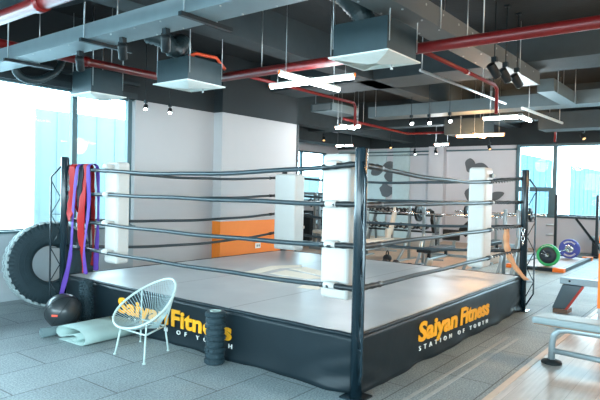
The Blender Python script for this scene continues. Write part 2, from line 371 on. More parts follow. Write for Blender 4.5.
# canvas print
lg = MB(); zt = H+.001
def lp(mb, pts): mb.prism(pts, zt, zt+.003)
lp(lg, [(1.55, 2.70), (2.35, 2.86), (2.75, 2.62), (2.55, 2.50), (2.25, 2.62), (1.75, 2.52)])
lp(lg, [(2.30, 2.50), (2.62, 2.46), (2.42, 1.98), (2.10, 1.72), (2.20, 2.10)])
lp(lg, [(1.80, 2.42), (2.18, 2.46), (2.12, 2.05), (1.98, 1.70), (1.80, 1.85)])
lp(lg, [(1.35, 2.30), (1.62, 2.38), (1.72, 2.10), (1.55, 1.70), (1.35, 1.90)])
lp(lg, [(1.25, 1.55), (1.55, 1.62), (1.62, 1.40), (1.30, 1.30)])
lg.build('canvas_print', creamp, ring)
# lettering
def text(body, origin, ux, uz, width, height, m, bold=.0, shear=0, spacing=1, thick=.004, name='lettering'):
    cu = bpy.data.curves.new(name, 'FONT'); cu.body = body; cu.size = 1; cu.offset = bold; cu.shear = shear; cu.space_character = spacing; cu.extrude = .5; cu.resolution_u = 3
    o = bpy.data.objects.new(name, cu); C.objects.link(o)
    me = bpy.data.meshes.new_from_object(o); bpy.data.objects.remove(o); bpy.data.curves.remove(cu)
    xs = [v.co.x for v in me.vertices]; cap = .70
    x0, x1 = min(xs), max(xs); ux, uz, o_ = Vector(ux), Vector(uz), Vector(origin); nn = ux.cross(uz).normalized()
    for v in me.vertices:
        v.co = o_+ux*((v.co.x-x0)/(x1-x0)*width)+uz*(v.co.y/cap*height)+nn*(v.co.z*thick*2)
    me.materials.clear(); me.materials.append(m)
    ob = bpy.data.objects.new(name, me); C.objects.link(ob); ob.parent = ring; return ob
TX = -.034
tag(text('Saiyan', (TX, 2.97, .185), (0, -1, 0), (0, 0, 1), .83, .155, yellow, bold=.035, spacing=1.05), 'yellow block lettering')
text('Fitness', (TX, 2.09, .185), (0, -1, 0), (0, 0, 1), .82, .155, yellow, bold=.035, spacing=1.05)
text('STATION OF YOUTH', (TX, 2.78, .112), (0, -1, 0), (0, 0, 1), 1.52, .040, whitep, bold=.006, spacing=2.5)
text('Saiyan', (1.00, TX, .205), (1, 0, -.02), (.12, 0, 1), .88, .165, yellow, bold=.035)
text('Fitness', (1.97, TX, .185), (1, 0, -.02), (.12, 0, 1), .84, .165, yellow, bold=.035)
text('STATION OF YOUTH', (1.02, TX, .120), (1, 0, -.03), (0, 0, 1), 1.76, .042, whitep, bold=.006, spacing=2.5)
# posts with lattice brace
cor = {'N': (0, 0, -1, -1), 'L': (0, SD, -1, 1), 'R': (SD, 0, 1, -1), 'F': (SD, SD, 1, 1)}
for k, (x, y, dx, dy) in cor.items():
    px, py = x+dx*.035, y+dy*.035
    p = MB().tube([(px, py, 0), (px, py, PH-.01), (px, py, PH)], [.047, .047, .042], 20).box(px-.09, px+.09, py-.09, py+.09, 0, .012).build('corner_post', postm, ring)
    d = Vector((dx, dy, 0)).normalized(); o = Vector((px, py, 0)); t = MB(); L = .155
    A = o+d*.045; B = o+d*L
    t.tube([A+Vector((0, 0, 1.75)), B+Vector((0, 0, 1.62)), B+Vector((0, 0, .22)), A+Vector((0, 0, .06))], .011, 8)
    zz = 1.58; side = 1
    while zz > .3:
        t.cyl((B if side > 0 else A)+Vector((0, 0, zz)), (A if side > 0 else B)+Vector((0, 0, zz-.2)), .006, 6); zz -= .2; side = -side
        if side > 0: t.cyl(A+Vector((0, 0, zz)), B+Vector((0, 0, zz)), .005, 6)
    t.build('lattice_brace', postm, p)
# pads
pads = {'N': (.07, .33, .13, .40, .68, 1.83), 'L': (.07, .24, 3.17, 3.42, .66, 1.80), 'R': (2.78, 3.04, .035, .24, .68, 1.84), 'F': (3.08, 3.32, 3.04, 3.46, .60, 1.77)}
RZ = (.80, 1.12, 1.435, 1.745)
for k, (x0, x1, y0, y1, z0, z1) in pads.items():
    pd = MB().box(x0, x1, y0, y1, z0, z1).build('corner_pad', padm, ring, bevel=.035)
    pd['label'] = {'N': 'white pad on the nearest corner', 'L': 'white pad on the left corner', 'R': 'white pad on the right corner', 'F': 'white pad on the farthest corner'}[k]
    for z in RZ:
        lo = MB()
        if k in 'NL': lo.tube([(0.005, y1-.20, z), (0.005, y1-.10, z)], .030, 14).box(0.0, x0+.01, y1-.19, y1-.11, z-.025, z+.025)
        elif k == 'R': lo.tube([(x0+.10, 0.0, z), (x0+.15, 0, z)], .026, 14).box(x0+.10, x0+.15, 0, y0+.01, z-.02, z+.02)
        else: lo.beam((x1-.03, y1-.03, z), (SD-.02, SD-.02, z), .03, .03)
        lo.build('pad_loop', padm, pd)
def rope(a, b, z, sag, rnd, stop=1.0):
    a, b = Vector(a), Vector(b); n = 40
    def at(t):
        p = a.lerp(b, t); p.z = z-sag*4*t*(1-t)+.003*math.sin(t*23+rnd); return p
    o = MB().tube([at(stop*i/n) for i in range(n+1)], .0195, 12).build('rope', ropem, ring)
    wr = MB()
    for t0, t1 in ((.0, .085), (.90, 1.0) if stop == 1 else (stop-.02, stop)):
        n2 = 8; wr.tube([at(t0+(t1-t0)*i/n2) for i in range(n2+1)], [.0235+.003*math.sin(i*2.3+rnd) for i in range(n2+1)], 10)
    wr.build('rope_wrap', ropew, o)
    if stop < 1:                                       # twisted tie from the pad to the post
        for ph in (0, PI):
            Q = []
            for i in range(49):
                t = stop+(1-stop)*i/48; p = at(t); p.y += .013*math.cos(i*.75+ph); p.z += .013*math.sin(i*.75+ph); Q.append(p)
            MB().tube(Q, .0085, 6).build('twisted_tie', ropew, o)
for i, z in enumerate(RZ):
    rope((0, 0, z), (0, SD, z), z, (.02, .03, .005, .08)[i], i)
    rope((0, 0, z), (SD, 0, z), z-.0, (.0, .0, .0, .085)[i], i+2, stop=.715)
    rope((SD, 0, z), (SD, SD, z), z, (.10, .08, .04, .075)[i], i+3); rope((0, SD, z), (SD, SD, z), z, (.10, .07, .06, .08)[i], i+5)

# ------------------------------------------------------------ things by the ring
def ribbon(path, w_, thick=.006):                     # path of (x, y, z, twist)
    vs = []; k = len(path)
    for i, (x, y, z, tw) in enumerate(path):
        ww = w_/2*(1-.12*math.sin(i*1.3)); a = Vector((math.sin(tw)*ww, math.cos(tw)*ww, 0)); p = Vector((x, y, z)); vs += [p-a, p+a]
    return MB().add(vs, [(2*i, 2*i+1, 2*i+3, 2*i+2) for i in range(k-1)], True)
def band(y, zb, zb2, w_, m, label, drift=0, seed=0, zt_=1.775, xf=-.042, out=0):
    w_ *= 1.4
    rnd = random.Random(seed); path = []; n = 26
    for i in range(n+1):
        t = i/n; z = zb+(zt_-.02-zb)*t
        path.append((xf-.014*math.sin(t*7+seed)-out*(1-t)**2-.02*(1-t), y+drift*(1-t)+.022*math.sin(t*9+seed)*(1-t), z, .45*math.sin(t*6+seed*2)*(1-t)))
    path += [(-.018, y, zt_-.002, 0), (0, y, zt_+.004, 0), (.018, y, zt_-.002, 0)]
    for i in range(n+1):
        t = i/n; z = zt_-.02-(zt_-.02-zb2)*t
        path.append((.006-xf+.012*math.sin(t*6+seed), y-.02*t+.015*math.sin(t*8+seed)*t, z, .5*math.sin(t*5+seed)*t))
    o = ribbon(path, w_).build('resistance_band', m, None, solid=.005)
    q = o.modifiers.new('sub', 'SUBSURF'); q.levels = 1; q.render_levels = 1
    return tag(o, label, 'resistance band', 'resistance bands hung over the ropes')
band(3.885, 1.10, 1.2, .115, red, 'wide red resistance band hung over the top rope beside the post', seed=1)
band(3.76, .20, .9, .055, purple, 'longest purple resistance band hanging past the ring skirt', drift=.16, seed=2, out=.06, xf=-.055)
band(3.71, .80, .7, .075, blackb, 'black resistance band between the red and purple bands', seed=3)
band(3.645, .52, .6, .090, red, 'long red resistance band falling down to the canvas edge', seed=4, xf=-.05)
band(3.545, .52, .55, .060, purple, 'purple resistance band draped over the top rope nearest the corner pad', seed=6, xf=-.055)
# tan strap and carabiner at the right corner
P = []
for i in range(24):
    t = i/23; P.append((3.76+.02*t+.22*t**3, .09-.20*t**3+.008*math.sin(t*6), 1.09-.67*t, 2.48+.25*math.sin(t*4)))
o = ribbon(P, .075).build('leather_strap', tan, None, solid=.006); tag(o, 'curling tan leather strap hanging from the right corner ropes', 'strap')
cb = MB()
for i in range(4):
    cz = 1.07-.055*i
    cb.tube([(4.0+(.018*math.cos(a) if i % 2 else 0), -.045+(0 if i % 2 else .018*math.cos(a)), cz+.036*math.sin(a)) for a in [2*PI*j/12 for j in range(12)]], .005, 6, closed=True)
tag(cb.build('chain', chrome, None), 'short chrome chain of links hanging beside the right ring post', 'chain')

# tyre: axis along local z, leaning on the window wall
def tyre():
    t = thing('tyre', 'huge worn black truck tyre standing below the left window', 'tyre')
    R0, W = .525, .30; prof = [(.235, .09), (.245, .115), (.30, .140), (.40, .148), (.475, .140), (.50, .115), (.505, 0), (.50, -.115), (.475, -.140), (.40, -.148), (.30, -.140), (.245, -.115), (.235, -.09), (.225, -.075), (.28, -.05), (.35, 0), (.28, .05), (.225, .075)]
    tl = .13
    d = Vector((-.26, -math.cos(tl), math.sin(tl))).normalized()
    low = (R0+.005)*math.cos(tl)+.12*math.sin(tl)
    m = axis_m((.04, 4.52, low), d)
    MB().lathe(prof, 72, m, closed=True).build('sidewall', tyrem, t)
    tr = MB(); n = 38
    for i in range(n):
        a = 2*PI*i/n
        for zz, off, ln in ((.105, 0, .055), (.045, .5, .06), (-.045, 0, .06), (-.105, .5, .055)):
            q = m @ Matrix.Rotation(a+off*2*PI/n, 4, 'Z') @ Matrix.Translation((.507, 0, zz))
            tr.box(-.012, .016, -.026, .026, -ln/2, ln/2, q)
    tr.build('tread', treadm, t, bevel=.003)
    sh = MB()
    for i in range(60):
        q = m @ Matrix.Rotation(2*PI*i/60, 4, 'Z'); sh.box(.440, .495, -.010, .010, .128, .148, q @ Matrix.Rotation(0, 4, 'Y'))
    sh.build('shoulder_lug', tyrem, t)
    rr = MB()
    for ra, za in ((.27, .127), (.32, .142), (.38, .1475)): rr.lathe([(ra, za-.004), (ra+.006, za+.005), (ra+.012, za)], 72, m)
    rr.build('sidewall_ring', tyrem, t)
tyre()

# slam ball
b = thing('slam_ball', 'black panelled medicine ball with a small red logo on the floor by the tyre', 'ball', (-.412, 3.405, 0))
pr = [(.0005, .005)]+[(.188*math.sin(a), .188-.183*math.cos(a)) for a in [PI*i/24 for i in range(1, 24)]]+[(.0005, .371)]
bm_ = rotm((0, 0, .188), rx=.5, ry=.35) @ Matrix.Translation((0, 0, -.188))
MB().lathe(pr, 40).build('shell', ballm, b)
sm = MB()
for k in range(3):
    q = rotm((0, 0, .188), rx=.6, ry=.3, rz=k*PI/3) @ Matrix.Rotation(PI/2, 4, 'X')
    sm.tube([q @ Vector((.1878*math.cos(a), .1878*math.sin(a), 0)) for a in [2*PI*i/60 for i in range(60)]], .0028, 6, closed=True)
sm.build('seam', black, b)
dn = Vector((-.75, -.52, -.06)).normalized(); q = axis_m(Vector((0, 0, .188))+dn*.186, dn)
MB().box(-.032, .032, -.010, .010, -.004, .004, q).build('logo', mat('red_print', (.8, .08, .04), .5), b)

# foam rollers
def roller(name, label, x, y, rad, h, knobs):
    t = thing(name, label, 'foam roller', (x, y, 0))
    if knobs:
        prof = [(rad-.012, .003), (rad-.012, h-.003)]; mb = MB().lathe([(.03, 0), (rad-.014, 0), (rad-.012, .006), (rad-.012, h-.006), (rad-.014, h), (.03, h)], 28, closed=True)
        n = 14; rows = 13
        for j in range(rows):
            for i in range(n):
                a = 2*PI*(i+.5*(j % 2))/n; q = Matrix.Rotation(a, 4, 'Z') @ Matrix.Translation((rad-.012, 0, .02+(h-.04)*j/(rows-1)))
                mb.box(-.006, .013, -.010, .010, -.011, .011, q)
        mb.build('foam_body', rollm, t, bevel=.004)
    else:
        prof = [(.05, 0), (rad-.008, 0)]
        k = 9
        for j in range(k):
            z0 = h*j/k; z1 = h*(j+1)/k; rr = rad if j % 2 == 0 else rad-.004
            prof += [(rad-.013, z0+.003), (rr, z0+.010), (rr, z1-.010), (rad-.013, z1-.003)]
        prof += [(rad-.008, h), (.05, h)]
        mb = MB().lathe(prof, 36, closed=True)
        for j in range(0, k, 2):
            for i in range(12):
                q = Matrix.Rotation(2*PI*i/12, 4, 'Z') @ Matrix.Translation((rad, 0, h*(j+.5)/k)); mb.box(-.004, .004, -.014, .014, -.014, .014, q)
        mb.build('foam_body', rollm, t, bevel=.002)
    MB().lathe([(.042, 0.002), (.05, 0.002), (.05, h+.003), (.042, h+.003)], 28, closed=True).build('core', matm if not knobs else rollm, t)
roller('foam_roller', 'grooved teal black foam roller standing on end against the lettered skirt', -.165, 1.34, .088, .46, False)
roller('foam_roller', 'knobbly black foam roller standing on end behind the medicine ball', -.127, 3.43, .080, .48, True)

# two thin strips, slightly paler than the rubber tiles
for y, lb in ((-.44, 'faint pale line on the rubber floor nearest the laminate strip'), (-.34, 'faint pale line on the rubber floor nearer the ring skirt')):
    tag(MB().box(.05, 2.55, y-.016, y+.016, 0, .003).build('floor_strip', mat('pale_floor_strip', (.40, .44, .44), .7, var=.25, scale=20), None), lb, 'tape')
# folded exercise mat
def extr(profile, p0, d, ln, thick, name, m, label):
    d = Vector(d).normalized(); sd = Vector((-d.y, d.x, 0)); vs = []; k = len(profile)
    for L in (0, ln*.33, ln*.66, ln):
        for (a, b_) in profile: vs.append(Vector(p0)+d*L+sd*a+Vector((0, 0, b_)))
    fs = [(j*k+i, j*k+i+1, (j+1)*k+i+1, (j+1)*k+i) for j in range(3) for i in range(k-1)]
    return tag(MB().add(vs, fs, True).build(name, m, None, solid=thick), label, 'mat')
prof = []
for a in [PI*.5+PI*i/10 for i in range(11)]: prof.append((-.03+.062*math.cos(a)*-1-.0, .07+.062*math.sin(a)))
prof = [(.0, .05), (.02, .033), (.08, .03), (.115, .05), (.105, .08), (.05, .088), (-.05, .065), (-.15, .035), (-.21, .035), (-.25, .06), (-.245, .10), (-.20, .13), (-.1, .148), (.05, .152), (.16, .145), (.225, .115), (.25, .07), (.235, .025), (.19, .008), (.1, .006), (-.1, .006), (-.2, .006)]
extr([(-a, b_) for a, b_ in prof], (-.66, 2.83, 0), (1, .02, 0), .58, .007, 'exercise_mat', matm, 'pale mint exercise mat folded loosely over on the floor beside the wire chair')
prof = [(.045*math.cos(a)*(1+.0*a), .050+.045*math.sin(a)) for a in [-PI/2+2*PI*i/24*1.0 for i in range(25)]]+[(.036*math.cos(a), .050+.036*math.sin(a)) for a in [-PI/2+2*PI*i/24 for i in range(25)]]
extr(prof, (-.76, 3.19, 0), (1, -.03, 0), .46, .005, 'exercise_mat', matg, 'small slate grey mat rolled tight on the floor below the medicine ball')

# wire lounge chair
def chair():
    t = thing('wire_lounge_chair', 'pale egg shaped cord lounge chair with thin metal legs', 'chair', (-.338, 2.08, 0), 3.089)
    # local: +x = front. hoop plane tilted, egg outline
    def hoop(a):
        c, s_ = math.cos(a), math.sin(a)
        lx = .329*c; ly = .303*(1+.20*c)*s_
        return Vector((lx*math.cos(.618), ly, .455-lx*math.sin(.618)))
    HP = [hoop(2*PI*i/72) for i in range(72)]
    MB().tube(HP, .0115, 8, closed=True).build('hoop', chairm, t)
    ctr = Vector((-.04, 0, .225)); ir = [ctr+Vector((.085*math.cos(a), .075*math.sin(a), .01*math.cos(a))) for a in [2*PI*i/72 for i in range(72)]]
    MB().tube(ir, .007, 6, closed=True).build('seat_ring', chairm, t)
    cd = MB()
    for i in range(0, 72, 1):
        a, b_ = HP[i], ir[i]
        mid = a.lerp(b_, .55)+Vector((-.02, 0, -.02))
        mid2 = a.lerp(b_, .28)+Vector((-.015, 0, -.012))
        cd.tube([a, mid2, mid, b_], .0026, 4, cap=False)
    for i in range(0, 36, 3): cd.tube([ir[i], ir[(36-i) % 72]], .0032, 4, cap=False)
    cd.build('cord_seat', cordm, t)
    fm = MB(); feet = [(.26, -.10), (.24, .33), (-.15, .14), (-.14, -.30)]
    tops = []
    for i in (60, 12, 46, 26): tops.append(HP[i])
    T = []
    for (fx, fy) in feet:
        top = Vector((fx*.82, fy*.86, .235)); T.append(top)
        MB().tube([(fx, fy, .008), top], .0085, 8).lathe([(.001, .0), (.015, .0), (.015, .012), (.001, .012)], 12, Matrix.Translation((fx, fy, 0))).build('leg', chairm, t)
    for i, j in ((0, 1), (1, 2), (2, 3), (3, 0)): fm.tube([T[i], T[j]], .008, 8)
    for k in T:                                   # riser from each leg top to the nearest point of the hoop
        h = min(HP, key=lambda v: (Vector((v.x, v.y))-Vector((k.x, k.y))*1.15).length); fm.tube([k, h], .007, 8)
    fm.build('support_frame', chairm, t)
chair()

# socket on the orange wall
t = thing('wall_socket', 'white wall socket on the orange dado behind the ring', 'socket', (4.42, 4.99, .44))
MB().box(-.075, .075, -.012, 0, -.05, .05).build('plate', whitep, t, bevel=.004)
MB().box(-.04, -.015, -.014, -.011, -.02, .02).box(.015, .04, -.014, -.011, -.02, .02).build('outlet', black, t)

# ------------------------------------------------------------ overhead services
def rods(mb, pts, z0, z1=CZ, r_=.007):
    for x, y in pts: mb.cyl((x, y, z0), (x, y, z1), r_, 6)
    return mb
# cable tray, left (runs along y)
t = thing('cable_trunking', 'long pale grey cable trunking crossing above the left end of the ring', 'trunking', (0, 0, 0))
MB().box(-.68, -.38, -6.9, 5.15, 2.90, 3.04).build('trunk', mat('pale_tray', (.20, .26, .28), .5, var=.1, scale=8), t)
bt = MB()
for y in [i*.35-3 for i in range(22)]:
    for x in (-.65, -.41): bt.cyl((x, y, 2.892), (x, y, 2.901), .008, 8)
bt.build('bolt', steel, t)
rods(MB(), [(-.70, 4.1), (-.35, 4.1), (-.70, 2.6), (-.35, 2.6), (-.70, 1.2), (-.35, 1.2)], 2.87).build('hanger_rod', steel, t)
st = MB()
for y in (4.1, 2.6, 1.2): st.box(-.74, -.18, y-.02, y+.02, 2.865, 2.898)
st.build('strut_channel', blackm, t)
# trunking over box 2 (runs along x)
t = thing('cable_trunking', 'grey cable trunking with a warm lit side crossing above the right diffuser box', 'trunking')
MB().box(-.3, 5.35, .17, .47, 3.20, 3.395).build('trunk', mat('galvanised_tray', (.105, .12, .122), .55, var=.1, scale=8), t)
bt = MB()
for x in [i*.4-1 for i in range(16)]:
    for y in (.21, .43): bt.cyl((x, y, 3.19), (x, y, 3.201), .011, 8)
    bt.cyl((x, .165, 3.34), (x, .172, 3.34), .012, 8)
bt.build('bolt', steel, t)
rods(MB(), [(1.7, .15), (2.4, .15), (2.55, .49), (4.3, .15)], 3.18).build('hanger_rod', steel, t)
MB().box(2.38, 2.42, .10, .80, 3.16, 3.198).build('strut_channel', blackm, t)
t = thing('cable_trunking', 'short length of trunking beyond the three dark spotlights', 'trunking')
MB().box(5.7, 7.3, .05, .30, 3.15, 3.35).build('trunk', traym, t); rods(MB(), [(5.9, .04), (7.1, .04)], 3.15).build('hanger_rod', steel, t)
# long duct
t = thing('air_duct', 'long flat grey air duct crossing behind the ring under the ceiling', 'duct')
MB().box(7.4, 7.9, -6.5, 4.4, 3.18, 3.42).build('duct_body', traym, t); rods(MB(), [(7.38, y) for y in (-1.5, .3, 1.6, 2.9, 4.2)], 3.2).build('hanger_rod', steel, t)
t = thing('air_duct', 'stubby grey duct box with an open end behind the cross shaped lamp', 'duct')
MB().box(5.9, 6.9, 4.35, 4.9, 3.17, 3.33).build('duct_body', traym, t); rods(MB(), [(6.0, 4.4), (6.0, 4.85)], 3.2).build('hanger_rod', steel, t)
MB().box(5.888, 5.9, 4.40, 4.85, 3.19, 3.31).build('end_opening', steel, t)
t = thing('air_duct', 'wide dark plenum duct above the far side of the ring', 'duct')
MB().box(8.6, 9.3, 2.2, 3.1, 2.86, 3.2).build('duct_body', beamm, t); rods(MB(), [(8.7, 2.3), (8.7, 3.0)], 3.15).build('hanger_rod', steel, t)
t = thing('air_duct', 'flat dark ceiling duct at the right above the windows', 'duct')
MB().box(8.8, 9.4, -3.2, 1.1, 2.90, 3.25).build('duct_body', beamm, t); rods(MB(), [(8.9, .9), (8.9, -1)], 3.2).build('hanger_rod', steel, t)
t = thing('air_duct', 'dark square duct beyond the partition end', 'duct')
MB().box(7.6, 12.9, 7.6, 8.2, 2.95, 3.3).build('duct_body', beamm, t); rods(MB(), [(8, 7.7), (10, 7.7)], 3.2).build('hanger_rod', steel, t)
t = thing('linear_diffuser', 'long white edged air slot running beyond the right lamps', 'diffuser')
MB().beam((6.25, .68, 3.0), (8.7, .60, 3.0), .03, .04).build('slot', whiteg, t); rods(MB(), [(6.6, .67), (8.5, .61)], 3.01).build('hanger_rod', steel, t)

def pipe(label, pts, rad, m=redpipe, hang=(), name='sprinkler_pipe', couplings=()):
    t = thing(name, label, 'pipe'); mb = MB().tube(pts, rad, 16)
    mb.build('pipe_run', m, t)
    if couplings:
        c = MB()
        for p, q in couplings: c.cyl(p, q, rad*1.25, 16)
        c.build('coupling', m, t)
    if hang: rods(MB(), hang, pts[0][2]).build('hanger_rod', steel, t)
    return t
pipe('thick red pipe across the top left corner', [(-1.45, 5.1, 2.9), (-1.45, -4, 2.9)], .055, hang=[(-1.45, 3.2)], couplings=[((-1.45, 2.0, 2.9), (-1.45, 1.9, 2.9))])
pipe('red pipe running between trunking and the middle diffuser box', [(-2.5, 4.42, 3.12), (1.9, 4.42, 3.12)], .052, hang=[(.8, 4.42)], couplings=[((.35, 4.42, 3.12), (.45, 4.42, 3.12))])
pipe('long thick red pipe passing behind the right diffuser box', [(1.66, 4.0, 3.0), (1.66, -4, 3.0)], .056, hang=[(1.66, 2.5), (1.66, 1.45), (1.66, -.3)], couplings=[((1.66, 3.9, 3), (1.66, 3.75, 3)), ((1.66, .55, 3), (1.66, .45, 3))])
pipe('thin red branch pipe ending in a drop near the cold lamp', [(1.72, .36, 2.99), (3.9, .36, 2.99), (4.02, .36, 2.95), (4.02, .36, 2.62)], .024, couplings=[((2.9, .36, 2.99), (2.98, .36, 2.99))])
pipe('thin red branch pipe crossing behind the cross lamp', [(1.72, 2.75, 2.97), (4.2, 2.75, 2.97), (4.25, 2.75, 2.9), (4.25, 2.75, 2.58)], .022)
pipe('thin red pipe beneath the long flat duct', [(6.4, 4.4, 3.05), (9.3, 4.4, 3.0), (9.5, 2.9, 3.0)], .028, hang=[(7.2, 4.4)])
pipe('short red sprinkler drop above the transom window', [(9.6, .95, 3.19), (9.6, .95, 2.70)], .025)
pipe('thin red elbow pipe above the right windows', [(9.0, -.10, 2.88), (9.0, -.10, 2.75), (9.0, -.8, 2.75)], .02)
t = pipe('orange red valve pipe standing over the middle diffuser box', [(1.10, 3.2, 3.17), (1.20, 3.2, 3.22), (1.5, 3.15, 3.22), (1.66, 3.15, 3.10)], .022, m=mat('orange_red_paint', (.85, .10, .03), .4))
pipe('grey conduit with junction boxes along the ceiling above the long red pipe', [(-1, 1.75, 3.86), (2.2, 1.75, 3.86), (4.6, 1.75, 3.86)], .012, m=steel, name='conduit', couplings=[((1.2, 1.75, 3.86), (1.26, 1.75, 3.86)), ((2.4, 1.75, 3.86), (2.46, 1.75, 3.86))])
pipe('black cable conduit beside the right trunking', [(-.3, .62, 3.5), (5, .62, 3.5)], .02, m=blackm, name='conduit', hang=[(1, .62)])
pipe('galvanised channel running toward the right lamps', [(2.7, .85, 3.02), (5.5, .72, 2.98)], .018, m=steel, name='conduit', hang=[(2.75, .85), (4.6, .765)])

def flex(pts, rad, rib, parent=None, name='flexible_duct'):
    P = []; pts = [Vector(p) for p in pts]
    def cr(t):
        k = len(pts)-1; i = min(int(t*k), k-1); s_ = t*k-i
        a, b_, c, d = pts[max(i-1, 0)], pts[i], pts[i+1], pts[min(i+2, k)]
        return .5*((2*b_)+(c-a)*s_+(2*a-5*b_+4*c-d)*s_*s_+(3*b_-3*c+d-a)*s_**3)
    ln = sum((pts[i+1]-pts[i]).length for i in range(len(pts)-1)); n = max(8, int(ln/rib*2))
    return MB().tube([cr(i/n) for i in range(n+1)], [rad*(1 if i % 2 else .88) for i in range(n+1)], 20).build(name, flexm, parent)
o = flex([(-.95, 5.1, 3.42), (-.98, 3.5, 3.42), (-.95, 2.4, 3.32), (-.98, 1.0, 3.38), (-.95, -1.2, 3.42)], .20, .07)
tag(o, 'fat black wrinkled flexible duct beside the left trunking', 'duct')
o = flex([(-.31, 4.72, 3.08), (-.34, 4.72, 2.95), (-.26, 4.72, 2.84), (-.09, 4.72, 2.82), (.10, 4.72, 2.91), (.24, 4.72, 3.06), (.30, 4.72, 3.3)], .05, .03)
tag(o, 'sagging black ribbed duct hose under the left trunking by the window', 'duct')

def diffuser(x0, x1, y0, y1, z, h, label, ducts, hang=True):
    t = thing('ceiling_diffuser', label, 'air diffuser', ((x0+x1)/2, (y0+y1)/2, z), 0, 'square air diffuser boxes')
    a, b_ = (x1-x0)/2, (y1-y0)/2; i = .035
    MB().box(-a+i, a-i, -b_+i, b_-i, .012, h).build('plenum_box', brushed, t, bevel=.003)
    MB().box(-a, a, -b_, b_, 0, .014).build('rim', whiteg, t)
    g = MB(); n = 9
    for k in range(n):                       # concentric angled louvres, a square pyramid stepping inward
        s0 = 1-.09*(k+.6); s1 = s0-.06; zz0 = -.001-.0035*k
        vs = [(sx*a*s, sy*b_*s, zz) for s, zz in ((s0, zz0+.002), (s1, zz0-.006)) for sx, sy in ((-1, -1), (1, -1), (1, 1), (-1, 1))]
        g.add(vs, [(j, (j+1) % 4, (j+1) % 4+4, j+4) for j in range(4)])
    g.build('louvre', whiteg, t, solid=.002)
    rods(MB(), [(-a+.05, -b_+.02), (a-.05, -b_+.02), (-a+.05, b_-.02), (a-.05, b_-.02)], .1, CZ-z, .006).build('hanger_rod', steel, t)
    for d in ducts: flex([Vector(p)-Vector(((x0+x1)/2, (y0+y1)/2, z)) for p in d], .11, .05, t)
    MB().lathe([(.001, -.075), (.014, -.07), (.008, -.05), (.008, -.0)], 10, Matrix.Translation((.12, -.12, .0))).build('sprinkler_head', amber if False else steel, t)
diffuser(.87, 1.52, .27, .93, 2.81, .33, 'right square air diffuser with white louvres above the nearest corner', [[(1.05, .6, 3.10), (1.0, .66, 3.25), (.85, .75, 3.4), (.7, .9, 3.7), (.65, .9, 3.88)]])
diffuser(.85, 1.48, 2.95, 3.60, 2.81, .30, 'middle square air diffuser with a black duct draped over it', [[(1.2, 3.3, 3.08), (1.10, 3.32, 3.25), (1.0, 3.25, 3.32), (.85, 3.2, 3.2), (.72, 3.25, 3.3), (.6, 3.4, 3.36)]])
diffuser(.57, 1.13, 4.55, 5.08, 2.76, .33, 'left square air diffuser against the window wall', [])

def led(x, y, z, arms, m, label, clear=None, power=0):
    t = thing('linear_lamp', label, 'lamp', (x, y, z), 0, 'crossed tube lamps')
    cols = (.86, .95, 1) if m is ledw else (1, .58, .28)
    for (dx, dy, l) in arms:
        MB().beam((dx*.03, dy*.03, .032), (dx*l, dy*l, .032), .05, .02, up=(0, 0, 1)).build('housing', whiteg, t)
        MB().cyl((dx*.03, dy*.03, 0), (dx*(l-.02), dy*(l-.02), 0), .024, 12).build('tube', m, t)
        MB().box(dx*l-.010, dx*l+.010, dy*l-.010, dy*l+.010, .0, .045).build('end_cap', orangep, t)
    if power:
        pl = bpy.data.lights.new('tube_glow', 'POINT'); pl.energy = power; pl.color = cols; pl.shadow_soft_size = .25
        po = bpy.data.objects.new('tube_glow', pl); C.objects.link(po); po.parent = t; po.location = (0, 0, -.12)
    MB().cyl((0, 0, -.02), (0, 0, .06), .035, 12).build('hub', steel, t)
    for dx, dy, l in arms:
        rods(MB(), [(dx*l*.8, dy*l*.8)], .03, (clear-z) if clear and dx == 0 else CZ-z, .004).build('hanger_rod', steel, t)
    return t
led(1.70, 1.77, 2.80, [(0, 1, .62), (0, -1, .62), (1, 0, .62), (-1, 0, .56)], ledw, 'cold white cross shaped tube lamp beside the long red pipe', clear=2.946, power=40)
led(5.92, 3.98, 2.80, [(0, 1, .30), (0, -1, .30), (1, 0, .28), (-1, 0, .28)], ledw, 'small cold white cross lamp below the grey duct box', power=40)
led(5.88, .60, 2.80, [(0, 1, .62), (1, 0, .60)], ledw, 'cold white angled tube lamp above the right corner of the ring', power=50)
led(8.20, 2.16, 2.76, [(0, 1, .48), (0, -1, .56), (1, 0, .4), (-1, 0, .25)], ledo, 'warm orange glowing cross lamp beyond the ring', power=90)
led(10.3, 3.9, 2.78, [(0, 1, .2), (0, -1, .2)], ledw, 'short cold tube lamp left of the warm lamp', power=50)
led(10.2, -.75, 2.76, [(0, 1, .15), (1, 0, .5), (-1, 0, .5)], ledw, 'cold white tube lamp in front of the widest window')
led(10.4, 7.0, 2.85, [(0, 1, .3), (0, -1, .3)], ledw, 'far cold tube lamp seen over the nearest corner pad')
# unseen lamps: cold one added for fill, warm ones inferred from warm-lit sides
led(-3.2, 1.0, 2.9, [(0, 1, .62), (0, -1, .62), (1, 0, .62), (-1, 0, .62)], ledw, 'unseen cold white cross lamp added for fill left of the viewpoint', power=60)
led(2.6, -3.0, 2.9, [(0, 1, .62), (0, -1, .62), (1, 0, .62), (-1, 0, .62)], ledo, 'unseen warm cross lamp over the laminate floor', power=170)
led(6.5, -4.2, 2.9, [(0, 1, .62), (0, -1, .62), (1, 0, .62), (-1, 0, .62)], ledo, 'unseen warm cross lamp near the right windows', power=95)

